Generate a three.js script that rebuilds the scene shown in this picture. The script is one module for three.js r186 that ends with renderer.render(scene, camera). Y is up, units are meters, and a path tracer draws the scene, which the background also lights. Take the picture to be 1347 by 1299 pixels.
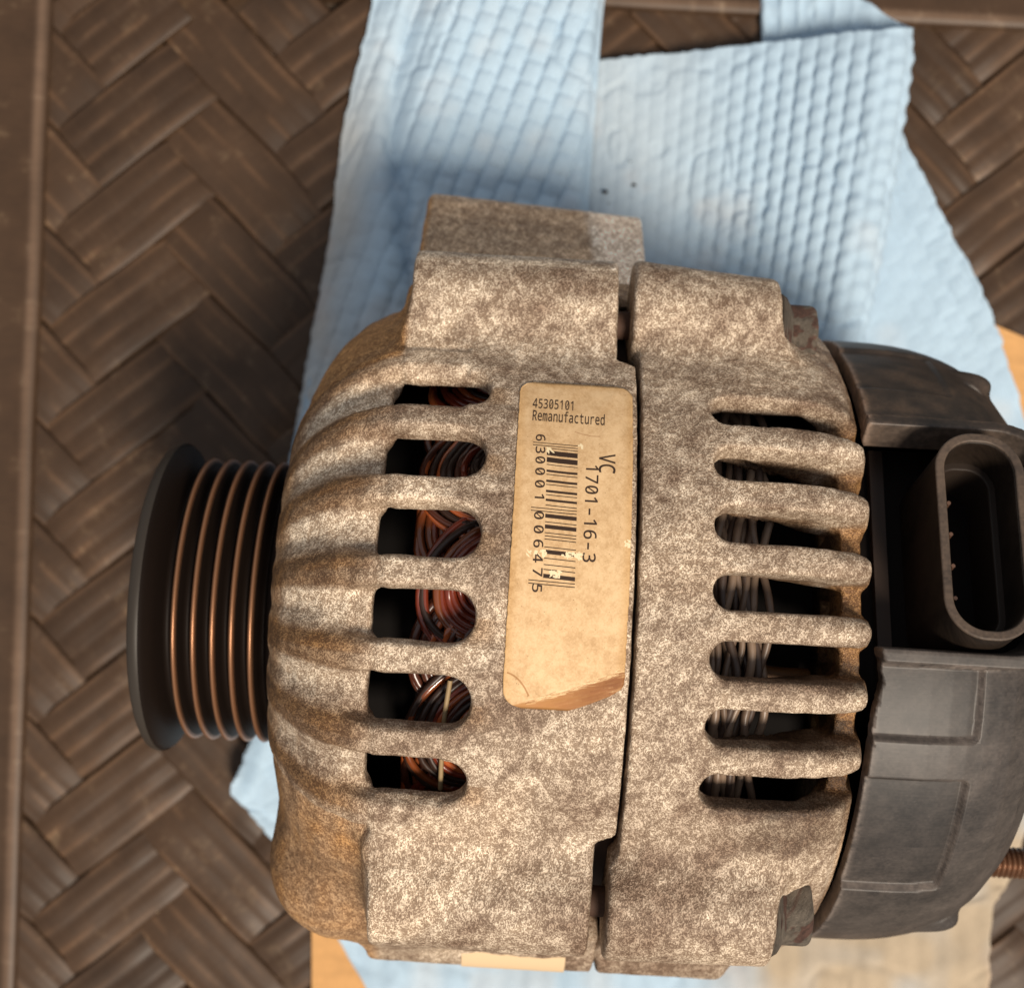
import * as THREE from 'three';
import { mergeGeometries, toCreasedNormals } from 'three/addons/utils/BufferGeometryUtils.js';

/* ---------- camera, sky, sun, exposure ---------- */
const MM = 0.001, H = 72, ZC = 24.52, CAMH = H + 274, F = 1780;      // millimetres; axis height, axis z at x = 0, lens height, focal length in photo pixels
const scene = new THREE.Scene();
const camera = new THREE.PerspectiveCamera(2 * Math.atan(649.5 / F) * 180 / Math.PI, 1024 / 987, 0.01, 200);
camera.position.set(0, CAMH * MM, 0); camera.up.set(0, 0, -1); camera.lookAt(0, 0, 0);
camera.focus = 0.214;
camera.userData.fStop = 19;
const SUN = new THREE.Vector3(0.24, 0.86, 0.42).normalize();
{
  const W = 256, Hh = 128, d = new Float32Array(W * Hh * 4);
  for (let y = 0; y < Hh; y++) for (let x = 0; x < W; x++) {
    const e = Math.max(0, Math.sin(((y + .5) / Hh - .5) * Math.PI)), o = (y * W + x) * 4, k = Math.pow(1 - e, 2.2);
    d[o] = .70 + .22 * k; d[o + 1] = .74 + .17 * k; d[o + 2] = .81 + .08 * k; d[o + 3] = 1;
  }
  const t = new THREE.DataTexture(d, W, Hh, THREE.RGBAFormat, THREE.FloatType);
  t.mapping = THREE.EquirectangularReflectionMapping; t.magFilter = THREE.LinearFilter; t.needsUpdate = true;
  scene.background = t; scene.environment = t;
  scene.backgroundIntensity = 0.48; scene.environmentIntensity = 0.48;
}
const sun = new THREE.DirectionalLight(new THREE.Color(1, .88, .735), 4.3);
sun.position.copy(SUN); sun.castShadow = true; sun.shadow.radius = 26;
Object.assign(sun.shadow.camera, { left: -.3, right: .3, top: .3, bottom: -.3, near: .1, far: 3 });
scene.add(sun, sun.target);
const renderer = new THREE.WebGLRenderer({ antialias: true });
renderer.shadowMap.enabled = true;
renderer.toneMapping = THREE.LinearToneMapping;
renderer.toneMappingExposure = 1.0;

/* ---------- helpers ---------- */
const RAD = Math.PI / 180, { clamp, lerp } = THREE.MathUtils;
const sst = (a, b, x) => { const t = clamp((x - a) / (b - a), 0, 1); return t * t * (3 - 2 * t); };
const smin = (a, b, k) => { const h = Math.max(k - Math.abs(a - b), 0) / k; return Math.min(a, b) - h * h * k * .25; };
const smax = (a, b, k) => -smin(-a, -b, k);
let seed = 7;
const rnd = () => { seed = (seed + 0x6d2b79f5) | 0; let t = Math.imul(seed ^ (seed >>> 15), 1 | seed); t = (t + Math.imul(t ^ (t >>> 7), 61 | t)) ^ t; return ((t ^ (t >>> 14)) >>> 0) / 4294967296; };
const rr = (a, b) => a + (b - a) * rnd();
const NT = new Float32Array(65536); for (let i = 0; i < 65536; i++) NT[i] = rnd();
function n2(x, y) {                                                   // value noise 0..1
  const xi = Math.floor(x), yi = Math.floor(y); let fx = x - xi, fy = y - yi; fx = fx * fx * (3 - 2 * fx); fy = fy * fy * (3 - 2 * fy);
  const a = xi & 255, b = (xi + 1) & 255, c = (yi & 255) << 8, e = ((yi + 1) & 255) << 8;
  return (NT[a | c] * (1 - fx) + NT[b | c] * fx) * (1 - fy) + (NT[a | e] * (1 - fx) + NT[b | e] * fx) * fy;
}
const fb = (x, y) => .55 * n2(x, y) + .3 * n2(x * 2.1 + 17, y * 2.1 + 5) + .15 * n2(x * 4.3 + 31, y * 4.3 + 71);
const n3 = (x, y, z) => (n2(x + z * .71, y + 13.7) + n2(y - x * .37 + 47, z + 29.1) + n2(z + y * .53 + 81, x + 61)) / 3;
const numbers = {};
function numbered(n) { const k = numbers[n] = (numbers[n] ?? -1) + 1; return k ? n + '_' + String(k).padStart(3, '0') : n; }
function mesh(name, geo, mat, parent) {
  const m = new THREE.Mesh(geo, mat); m.name = parent === scene ? numbered(name) : name; m.castShadow = m.receiveShadow = true; parent.add(m); return m;
}
const mm = (g) => g.scale(MM, MM, MM);
function tag(o, label, category, group) { o.userData.label = label; if (category) o.userData.category = category; if (group) o.userData.group = group; return o; }
const std = (c, rough, o = {}) => new THREE.MeshPhysicalMaterial({ color: new THREE.Color().setRGB(...c), roughness: rough, side: THREE.DoubleSide, ...o });
function dataTex(W, Hh, f, srgb = true) {                             // f(x 0..1, y 0..1, out) writes linear rgb; stored as sRGB bytes
  const d = new Uint8Array(W * Hh * 4), o = [0, 0, 0], lut = new Uint8Array(4097);
  for (let i = 0; i <= 4096; i++) { const c = i / 4096; lut[i] = Math.round(255 * (srgb ? (c <= .0031308 ? 12.92 * c : 1.055 * Math.pow(c, 1 / 2.4) - .055) : c)); }
  for (let y = 0, i = 0; y < Hh; y++) for (let x = 0; x < W; x++, i += 4) {
    f((x + .5) / W, (y + .5) / Hh, o);
    for (let c = 0; c < 3; c++) d[i + c] = lut[(clamp(o[c], 0, 1) * 4096) | 0];
    d[i + 3] = 255;
  }
  const t = new THREE.DataTexture(d, W, Hh); t.magFilter = t.minFilter = THREE.LinearFilter; t.colorSpace = srgb ? THREE.SRGBColorSpace : THREE.NoColorSpace;
  t.wrapS = t.wrapT = THREE.MirroredRepeatWrapping; t.needsUpdate = true; return t;
}
// Signed distance to a polygon in (u, r), kept on a table
function profile(pts, u0, u1, r0, r1, step = .3) {
  const nu = Math.ceil((u1 - u0) / step) + 1, nr = Math.ceil((r1 - r0) / step) + 1, T = new Float32Array(nu * nr);
  for (let j = 0; j < nr; j++) for (let i = 0; i < nu; i++) {
    const x = u0 + i * step, y = r0 + j * step; let d = 1e9, s = 1;
    for (let k = 0, l = pts.length - 1; k < pts.length; l = k++) {
      const [ax, ay] = pts[k], [bx, by] = pts[l], ex = bx - ax, ey = by - ay, wx = x - ax, wy = y - ay, t = clamp((wx * ex + wy * ey) / (ex * ex + ey * ey), 0, 1);
      d = Math.min(d, (wx - ex * t) ** 2 + (wy - ey * t) ** 2);
      if ((ay > y) !== (by > y) && x < (bx - ax) * (y - ay) / (by - ay) + ax) s = -s;
    }
    T[j * nu + i] = s * Math.sqrt(d);
  }
  return (u, r) => {
    const x = clamp((u - u0) / step, 0, nu - 1.001), y = clamp((r - r0) / step, 0, nr - 1.001), i = x | 0, j = y | 0, fx = x - i, fy = y - j, o = j * nu + i;
    return (T[o] * (1 - fx) + T[o + 1] * fx) * (1 - fy) + (T[o + nu] * (1 - fx) + T[o + nu + 1] * fx) * fy;
  };
}
// Surface nets over a sparse grid
function meshField(f, [x0, x1, y0, y1, z0, z1], h, tile, colf) {
  const B = 6, bx = Math.ceil((x1 - x0) / h / B), by = Math.ceil((y1 - y0) / h / B), bz = Math.ceil((z1 - z0) / h / B);
  const nx = bx * B + 1, ny = by * B + 1, nz = bz * B + 1, V = new Float32Array(nx * ny * nz).fill(9), on = new Uint8Array(bx * by * bz);
  const lim = h * B * .87 * 1.5, done = new Uint8Array(nx * ny * nz);
  for (let k = 0; k < bz; k++) for (let j = 0; j < by; j++) for (let i = 0; i < bx; i++) {
    const c = f(x0 + (i + .5) * B * h, y0 + (j + .5) * B * h, z0 + (k + .5) * B * h);
    if (Math.abs(c) > lim) continue;
    on[(k * by + j) * bx + i] = 1;
    for (let c2 = 0; c2 <= B; c2++) for (let b2 = 0; b2 <= B; b2++) for (let a2 = 0; a2 <= B; a2++) {
      const X = i * B + a2, Y = j * B + b2, Z = k * B + c2, o = (Z * ny + Y) * nx + X;
      if (!done[o]) { done[o] = 1; V[o] = f(x0 + X * h, y0 + Y * h, z0 + Z * h); }
    }
  }
  const id = new Int32Array(nx * ny * nz).fill(-1), P = [], I = [];
  const E = [[0, 1], [2, 3], [4, 5], [6, 7], [0, 2], [1, 3], [4, 6], [5, 7], [0, 4], [1, 5], [2, 6], [3, 7]], v = new Float64Array(8);
  const each = (fn) => { for (let k = 0; k < bz; k++) for (let j = 0; j < by; j++) for (let i = 0; i < bx; i++) if (on[(k * by + j) * bx + i]) for (let c = 0; c < B; c++) for (let b = 0; b < B; b++) for (let a = 0; a < B; a++) fn(i * B + a, j * B + b, k * B + c); };
  each((X, Y, Z) => {
    let m = 0;
    for (let q = 0; q < 8; q++) { v[q] = V[((Z + (q >> 2)) * ny + Y + ((q >> 1) & 1)) * nx + X + (q & 1)]; if (v[q] < 0) m |= 1 << q; }
    if (m === 0 || m === 255) return;
    let sx = 0, sy = 0, sz = 0, n = 0;
    for (const [a, b] of E) if ((v[a] < 0) !== (v[b] < 0)) { const t = v[a] / (v[a] - v[b]); sx += (a & 1) + t * ((b & 1) - (a & 1)); sy += ((a >> 1) & 1) + t * (((b >> 1) & 1) - ((a >> 1) & 1)); sz += (a >> 2) + t * ((b >> 2) - (a >> 2)); n++; }
    id[(Z * ny + Y) * nx + X] = P.length / 3;
    P.push(x0 + (X + sx / n) * h, y0 + (Y + sy / n) * h, z0 + (Z + sz / n) * h);
  });
  const S = [1, nx, nx * ny];
  each((X, Y, Z) => {
    const o = (Z * ny + Y) * nx + X, c = [X, Y, Z];
    for (let ax = 0; ax < 3; ax++) {
      const b = (ax + 1) % 3, d = (ax + 2) % 3;
      if (!c[b] || !c[d]) continue;
      const s0 = V[o] < 0, s1 = V[o + S[ax]] < 0;
      if (s0 === s1) continue;
      const q = [id[o], id[o - S[b]], id[o - S[b] - S[d]], id[o - S[d]]];
      if (q.some((t) => t < 0)) continue;
      if (s0) I.push(q[0], q[1], q[2], q[0], q[2], q[3]); else I.push(q[0], q[2], q[1], q[0], q[3], q[2]);
    }
  });
  // normals from the field, then one of three flat charts per triangle (round the axis, along a flank, across the axis)
  const n = P.length / 3, nor = new Float32Array(n * 3), e = h * .45, col = colf && new Float32Array(n * 3);
  for (let i = 0; i < n; i++) {
    const x = P[i * 3], y = P[i * 3 + 1], z = P[i * 3 + 2];
    const gx = f(x + e, y, z) - f(x - e, y, z), gy = f(x, y + e, z) - f(x, y - e, z), gz = f(x, y, z + e) - f(x, y, z - e), l = Math.hypot(gx, gy, gz) || 1;
    nor[i * 3] = gx / l; nor[i * 3 + 1] = gy / l; nor[i * 3 + 2] = gz / l;
    if (colf) { const r = Math.hypot(y, z); colf(x, r, Math.atan2(z, y) / RAD, gx / l, (gy * y + gz * z) / l / r, (gz * y - gy * z) / l / r, col, i * 3, x, y, z); }
  }
  const map = new Map(), pos = [], no = [], uv = [], co = [], J = new Uint32Array(I.length);
  for (let t = 0; t < I.length; t += 3) {
    let a = 0, b = 0, c = 0;
    for (let q = 0; q < 3; q++) { const i = I[t + q] * 3, y = P[i + 1], z = P[i + 2], r = Math.hypot(y, z); a += nor[i]; b += (nor[i + 1] * y + nor[i + 2] * z) / r; c += (nor[i + 2] * y - nor[i + 1] * z) / r; }
    a = Math.abs(a); b = Math.abs(b); c = Math.abs(c); const ch = b >= a * .9 && b >= c * .9 ? 0 : c >= a ? 1 : 2;
    for (let q = 0; q < 3; q++) {
      const i = I[t + q], key = i * 3 + ch; let k = map.get(key);
      if (k === undefined) {
        k = pos.length / 3; map.set(key, k);
        const x = P[i * 3], y = P[i * 3 + 1], z = P[i * 3 + 2], r = Math.hypot(y, z), w = Math.atan2(z, y) * 62;
        pos.push(x * MM, (y + H) * MM, z * MM); no.push(nor[i * 3], nor[i * 3 + 1], nor[i * 3 + 2]);
        if (ch === 0) uv.push(x / tile + .31, w / tile + .5); else if (ch === 1) uv.push(x / tile + .57, r / tile + .23); else uv.push(r / tile + .11, w / tile + .77);
        if (colf) co.push(col[i * 3], col[i * 3 + 1], col[i * 3 + 2]);
      }
      J[t + q] = k;
    }
  }
  const g = new THREE.BufferGeometry();
  g.setAttribute('position', new THREE.Float32BufferAttribute(pos, 3)); g.setAttribute('normal', new THREE.Float32BufferAttribute(no, 3)); g.setAttribute('uv', new THREE.Float32BufferAttribute(uv, 2));
  if (colf) g.setAttribute('color', new THREE.Float32BufferAttribute(co, 3));
  g.setIndex(new THREE.BufferAttribute(J, 1));
  return g;
}
const polar = (u, r, ph) => new THREE.Vector3(u, H + r * Math.cos(ph * RAD), r * Math.sin(ph * RAD));
const at = (px, py, h) => new THREE.Vector3((px - 673.5) * (CAMH - h) / F, h, (py - 649.5) * (CAMH - h) / F);  // a photo pixel seen at height h, in mm

/* ---------- ground far below, table ---------- */
{
  const g = mesh('ground', new THREE.CircleGeometry(30, 48).rotateX(-Math.PI / 2), std([.22, .2, .18], .95), scene);
  g.position.y = -.7; g.userData.kind = 'structure'; g.userData.label = 'patio ground far below the woven table';
}
const resinTex = dataTex(1024, 1024, (x, y, o) => {
  const a = fb(x * 14, y * 14), b = fb(x * 60 + 9, y * 60), s = n2(x * 250, y * 40) * .5 + n2(x * 500, y * 500) * .5, dust = sst(.60, .90, a * .55 + b * .45 + .2 * (s - .5));
  const k = .72 + .5 * a + .24 * (s - .5);
  o[0] = lerp(.056 * k, .19, dust * .38); o[1] = lerp(.0315 * k, .13, dust * .38); o[2] = lerp(.0175 * k, .078, dust * .38);
});
const resin = std([1, 1, 1], .46, { map: resinTex, vertexColors: true, specularIntensity: .5, bumpMap: resinTex, bumpScale: .0002 });
const table = new THREE.Group(); table.name = 'woven_table'; scene.add(table);
tag(table, 'dark brown woven resin tabletop with flat frame rails under everything', 'table');
{
  const S = CAMH / F, e1 = new THREE.Vector2(.79, -.61).normalize(), e2 = new THREE.Vector2(.69, .72).normalize(), P1 = 93.9 * S, P2 = 101 * S;
  const O = new THREE.Vector2((216 - 673.5) * S, (54 - 649.5) * S), over = (i, j) => ((((i + j) % 4) + 4) % 4) >= 2;
  const hAt = (t, isOver) => {                                         // t in crossings; smooth over/under path
    const k = Math.floor(t - .5), f = sst(.12, .88, t - .5 - k), a = isOver(k) ? 1 : -1, b = isOver(k + 1) ? 1 : -1;
    return lerp(a, b, f);
  };
  const NA = 26, top = new THREE.Vector2();
  function strip(dir, across, pitchAlong, pitchAcross, idx, isOver, from, to, tilt) {
    const W = pitchAcross * Math.abs(dir.x * across.y - dir.y * across.x), nrm = new THREE.Vector2(-dir.y, dir.x); if (nrm.dot(across) < 0) nrm.negate();
    const c0 = across.clone().multiplyScalar(pitchAcross * (idx + .5)).add(O), L = (to - from) * pitchAlong, n = Math.ceil(L / 2.4), half = W * .499 * rr(.985, 1.01);
    const pos = [], uv = [], ind = [], col = [], shade = rr(.8, 1.15), ou = rnd(), ov = rnd(), wob = rr(0, 9);
    const prof = [];
    for (let k = 0; k <= NA; k++) {
      const q = k / NA * 2 - 1; let y = .75 - .55 * Math.pow(Math.abs(q), 8);
      for (const rdg of [-.94, -.38, .22, .82]) y += .17 * Math.exp(-(((q - rdg) / .055) ** 2));
      y += .12 * Math.cos(q * 11);
      prof.push([q * half, y]);
    }
    prof.push([half * .97, -.6], [-half * .97, -.6]);
    const M = prof.length;
    for (let i = 0; i <= n; i++) {
      const s = from * pitchAlong + L * i / n, t = s / pitchAlong, y0 = hAt(t, isOver) * .92 - 2.1 + .22 * (n2(s * .04 + wob, idx * 3.1) - .5), cx = c0.x + dir.x * s, cz = c0.y + dir.y * s;
      const sway = .5 * (n2(s * .05, wob + 40) - .5) * 2;
      for (const [q, y] of prof) {
        const w = q * (1 + .03 * (n2(s * .07 + 5, wob) - .5)) + sway;
        pos.push((cx + nrm.x * w) * MM, (y0 + y + .25 * (n2(s * .15, q * .25 + wob * 5) - .5)) * MM, (cz + nrm.y * w) * MM); uv.push(s / 110 + ou, q / 110 + ov);
        const e = Math.abs(q) / half, ridge = [-.94, -.38, .22, .82].reduce((a2, g2) => Math.max(a2, Math.exp(-(((q / half - g2) / .07) ** 2))), 0) * sst(.3, .7, n2(s * .12 + wob * 9, q * .6 + 5)), low = y0 < -2.5 ? sst(-2.5, -3.1, y0) * .8 : 0, k = shade * (1 + .9 * ridge + .9 * low * n2(s * .3, q * .3 + wob)); col.push(k, k * (1 - .02 * ridge), k * (1 - .05 * ridge - .1 * low));
      }
    }
    for (let i = 0; i < n; i++) for (let k = 0; k < M; k++) { const a = i * M + k, b = i * M + (k + 1) % M, c = a + M, d = b + M; ind.push(a, c, b, b, c, d); }
    const g = new THREE.BufferGeometry(); g.setAttribute('position', new THREE.Float32BufferAttribute(pos, 3)); g.setAttribute('uv', new THREE.Float32BufferAttribute(uv, 2)); g.setAttribute('color', new THREE.Float32BufferAttribute(col, 3)); g.setIndex(ind); g.computeVertexNormals();
    mesh('woven_strip', g, resin, table);
  }
  // strips stop under the frame rails: clip each run to a rectangle round the view
  const X0 = -138, X1 = 190, Z0 = -129, Z1 = 185;
  const run = (base, dir, p) => {
    let lo = -1e3, hi = 1e3;
    for (const [b, d, a, c] of [[base.x, dir.x, X0, X1], [base.y, dir.y, Z0, Z1]]) { const t0 = (a - b) / d, t1 = (c - b) / d; lo = Math.max(lo, Math.min(t0, t1)); hi = Math.min(hi, Math.max(t0, t1)); }
    return [lo / p, hi / p];
  };
  for (let i = -22; i < 34; i++) { const b = e2.clone().multiplyScalar(P2 * (i + .5)).add(O), [f, t] = run(b, e1, P1); if (t - f > 1) strip(e1, e2, P1, P2, i, (j) => over(i, j), f, t); }
  for (let j = -26; j < 34; j++) { const b = e1.clone().multiplyScalar(P1 * (j + .5)).add(O), [f, t] = run(b, e2, P2); if (t - f > 1) strip(e2, e1, P2, P1, j, (i) => !over(i, j), f, t); }
  mesh('added_backing', new THREE.BoxGeometry(.46, .004, .44), std([.07, .048, .032], .9), table).position.set(.02, -.0085, .02);  // dark sheet added below so the gaps in the weave read dark
  // frame rails: rounded bar with a raised bead on the edge beside the weave
  const railShape = (w) => {
    const s = new THREE.Shape(); s.moveTo(0, -9); s.lineTo(w, -9); s.lineTo(w, .4); s.quadraticCurveTo(w, 1.1, w - .9, 1.5); s.quadraticCurveTo(w - 2, 2.2, w - 3.2, 1.6);
    s.quadraticCurveTo(w - 4.2, .9, w - 5.4, .9); s.lineTo(0, .9); s.closePath(); return s;
  };
  const rail = (p0, p1, w) => {                                         // bead edge runs from p0 to p1, the rail lies to its left
    const L = p0.distanceTo(p1), g = mm(new THREE.ExtrudeGeometry(railShape(w), { depth: L, steps: 40, bevelEnabled: false, curveSegments: 10 }));
    const p = g.attributes.position, uvs = g.attributes.uv, cl = [];
    for (let i = 0; i < p.count; i++) { const z = p.getZ(i) / MM, x = p.getX(i) / MM; p.setX(i, (x - w + .7 * (n2(z * .03, w) - .5)) * MM); p.setY(i, p.getY(i) + .3 * MM * (n2(z * .08, x * .1) - .5)); uvs.setXY(i, z / 110, x / 110); const beadGlint = Math.exp(-(((x - w + 2.1) / 1.3) ** 2)) * (.6 + .6 * n2(z * .05, 3)); cl.push(1 + 1.5 * beadGlint, 1 + 1.8 * beadGlint, 1 + 2.3 * beadGlint); }  // pale line along the bead is a highlight put into the vertex colour
    g.setAttribute('color', new THREE.Float32BufferAttribute(cl, 3));
    g.computeVertexNormals();
    const m = mesh('frame_rail', toCreasedNormals(g, .7), resin, table), d = p1.clone().sub(p0).normalize();
    m.position.set(p0.x * MM, 0, p0.y * MM); m.rotation.y = Math.atan2(d.x, d.y);
    return m;
  };
  const v = (px, py) => new THREE.Vector2((px - 673.5) * S, (py - 649.5) * S);
  rail(v(74, -150), v(8, 1650), 60);                                     // left
  { const m = rail(v(1750, 60), v(-40, -32), 50); }                       // top
}
{
  const g = new THREE.IcosahedronGeometry(.0005, 0), N = 420, m = new THREE.InstancedMesh(g, std([.42, .30, .18], .95), N), M = new THREE.Matrix4(), q = new THREE.Quaternion();
  for (let i = 0; i < N; i++) { const s = rr(.2, 1) ** 3 * 1.1 + .12; m.setMatrixAt(i, M.compose(new THREE.Vector3(rr(-.135, .16), rr(-.0030, -.0010), rr(-.125, .16)), q.setFromEuler(new THREE.Euler(rr(0, 6), rr(0, 6), 0)), new THREE.Vector3(s, s * .6, s * 1.2))); }
  m.name = 'grit'; m.userData = { kind: 'stuff', label: 'tan grit and dust crumbs scattered over the dark woven table', category: 'grit' }; scene.add(m);
}

/* ---------- cardboard and towel ---------- */
{
  const s = new THREE.Shape(), pts = [[411, 1420], [411, 1000], [420, 560], [470, 500], [1150, 420], [1308, 428], [1350, 446], [1420, 520], [1430, 640], [1290, 1120], [1230, 1420]];
  pts.forEach(([x, y], i) => { const p = at(x, y, 1); i ? s.lineTo(p.x, -p.z) : s.moveTo(p.x, -p.z); });
  const kraft = dataTex(256, 256, (x, y, o) => { const k = .85 + .3 * fb(x * 8, y * 30) + .1 * (n2(x * 180, y * 60) - .5); o[0] = .56 * k; o[1] = .30 * k; o[2] = .11 * k; });
  const g = mm(new THREE.ExtrudeGeometry(s, { depth: 1, bevelEnabled: true, bevelSize: .2, bevelThickness: .2 }).rotateX(-Math.PI / 2)), uv = g.attributes.uv;
  for (let i = 0; i < uv.count; i++) uv.setXY(i, uv.getX(i) / 60, uv.getY(i) / 60);
  const c = mesh('cardboard_sheet', g, std([1, 1, 1], .8, { map: kraft }), scene); c.position.y = .0004;
  tag(c, 'orange brown cardboard sheet lying under the blue towel', 'cardboard');
}
const towel = new THREE.Group(); towel.name = 'shop_towel'; scene.add(towel);
tag(towel, 'pale blue embossed paper shop towel folded in layers under the alternator', 'paper towel');
{
  const paperTex = dataTex(1024, 1024, (x, y, o) => {
    const f = n2(x * 420, y * 130) * .5 + n2(x * 160, y * 420) * .5, a = fb(x * 9, y * 9), st = sst(.55, .8, fb(x * 5 + 3, y * 5 + 8));
    const k = .9 + .14 * (f - .5) + .12 * (a - .5); o[0] = lerp(.435, .50, st) * k; o[1] = lerp(.58, .595, st) * k; o[2] = lerp(.71, .68, st) * k;
  });
  const paper = std([1, 1, 1], .92, { map: paperTex, vertexColors: true, sheen: .25, sheenRoughness: .6, sheenColor: new THREE.Color(.9, .95, 1), bumpMap: paperTex, bumpScale: .00025 });
  const spline = (pts) => { const c = new THREE.CatmullRomCurve3(pts.map((p) => new THREE.Vector3(p[0], p[1], p[2] ?? 0)), false, 'centripetal'); return (t) => c.getPoint(clamp(t, 0, 1)); };
  // a sheet with thickness: fn(s, t) gives a point in mm, bump(s, t, p) its embossing along the normal
  function sheet(name, fn, ns, nt, bump, thick = .45, tanTint = () => 0) {  // last argument shifts the vertex colour towards tan
    const col = [], P = [], N = [], id = (i, j) => j * (ns + 1) + i, a = new THREE.Vector3(), b = new THREE.Vector3();
    for (let j = 0; j <= nt; j++) for (let i = 0; i <= ns; i++) P.push(fn(i / ns, j / nt));
    for (let j = 0; j <= nt; j++) for (let i = 0; i <= ns; i++) {
      a.subVectors(P[id(Math.min(ns, i + 1), j)], P[id(Math.max(0, i - 1), j)]); b.subVectors(P[id(i, Math.min(nt, j + 1))], P[id(i, Math.max(0, j - 1))]);
      N.push(new THREE.Vector3().crossVectors(b, a).normalize());
    }
    const pos = [], uv = [], ind = [];
    for (const side of [0, 1]) P.forEach((p, k) => {
      const i = k % (ns + 1), j = (k / (ns + 1)) | 0, cr = Math.abs(fb(p.x * .045 + 3, p.z * .045 + p.y * .02) - .5), h = bump(i / ns, j / nt, p) - side * thick + .5 * (fb(p.x * .16, p.z * .16) - .5) - .55 * sst(.05, 0, cr), n = N[k];
      pos.push((p.x + n.x * h) * MM, (p.y + n.y * h) * MM, (p.z + n.z * h) * MM); uv.push(p.x / 90 + side * .3, p.z / 90 + p.y / 90); const q = clamp(tanTint(i / ns, j / nt, p) * (.7 + .6 * n2(p.x * .12, p.z * .12)), 0, 1); col.push(1 + .10 * q, 1 - .34 * q, 1 - .62 * q);
    });
    const K = P.length, quad = (p, q, r, s) => ind.push(p, q, r, r, q, s);
    for (let j = 0; j < nt; j++) for (let i = 0; i < ns; i++) { quad(id(i, j), id(i, j + 1), id(i + 1, j), id(i + 1, j + 1)); quad(K + id(i, j), K + id(i + 1, j), K + id(i, j + 1), K + id(i + 1, j + 1)); }
    for (let j = 0; j < nt; j++) for (const i of [0, ns]) quad(id(i, j), id(i, j + 1), K + id(i, j), K + id(i, j + 1));
    for (let i = 0; i < ns; i++) for (const j of [0, nt]) quad(id(i, j), id(i + 1, j), K + id(i, j), K + id(i + 1, j));
    const g = new THREE.BufferGeometry(); g.setAttribute('position', new THREE.Float32BufferAttribute(pos, 3)); g.setAttribute('uv', new THREE.Float32BufferAttribute(uv, 2)); g.setAttribute('color', new THREE.Float32BufferAttribute(col, 3)); g.setIndex(ind); g.computeVertexNormals();
    return mesh(name, g, paper, towel);
  }
  const beadRow = (a, b) => { const r = Math.floor(a), fa = Math.abs(a - r - .5) * 2; b += (r & 1) * .5; const fq = Math.abs(b - Math.floor(b) - .5) * 2; return Math.sqrt(Math.max(0, 1 - Math.pow(fa, 3))) * (.35 + .65 * Math.sqrt(Math.max(0, 1 - Math.pow(fq, 3)))); };
  const pillow = (a, b) => { const r = Math.floor(a), fa = a - r - .5; b += (r & 1) * .5; const fbb = b - Math.floor(b) - .5, d = Math.pow(Math.abs(fa) * 2, 2.6) + Math.pow(Math.abs(fbb) * 2, 2.6); return Math.sqrt(Math.max(0, 1 - d)); };
  const rag = (t, k, s = 1.2) => (n2(t * 60, k) - .5) * s + (n2(t * 190, k + 7) - .5) * s * .6;
  // bottom layer: the whole sheet under the alternator, with the flap at the right
  {
    const L = spline([[470, 300], [425, 440], [383, 590], [343, 850], [330, 965], [316, 1010], [304, 1040], [322, 1062], [350, 1095], [410, 1180], [505, 1340]]), R = spline([[1152, 95], [1194, 190], [1248, 300], [1296, 395], [1330, 490], [1390, 800], [1335, 1140], [1306, 1200], [1304, 1340]]);
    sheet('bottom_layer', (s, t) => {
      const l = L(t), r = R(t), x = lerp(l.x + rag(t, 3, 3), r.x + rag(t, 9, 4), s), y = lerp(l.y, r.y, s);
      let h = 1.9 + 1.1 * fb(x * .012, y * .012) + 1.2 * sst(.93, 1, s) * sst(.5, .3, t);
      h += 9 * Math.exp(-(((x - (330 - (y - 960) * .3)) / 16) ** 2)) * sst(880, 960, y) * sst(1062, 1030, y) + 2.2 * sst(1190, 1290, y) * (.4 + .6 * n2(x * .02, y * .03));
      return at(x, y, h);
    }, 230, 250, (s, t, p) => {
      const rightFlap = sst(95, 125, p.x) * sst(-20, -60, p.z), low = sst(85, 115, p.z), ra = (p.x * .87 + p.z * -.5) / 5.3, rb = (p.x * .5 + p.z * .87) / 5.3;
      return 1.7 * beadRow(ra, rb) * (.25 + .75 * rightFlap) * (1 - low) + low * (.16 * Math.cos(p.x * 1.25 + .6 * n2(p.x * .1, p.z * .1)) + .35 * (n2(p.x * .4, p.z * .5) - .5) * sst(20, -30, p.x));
    }, .45, (s, t, p) => sst(40, 75, p.x) * sst(60, 90, p.z));
  }
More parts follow.
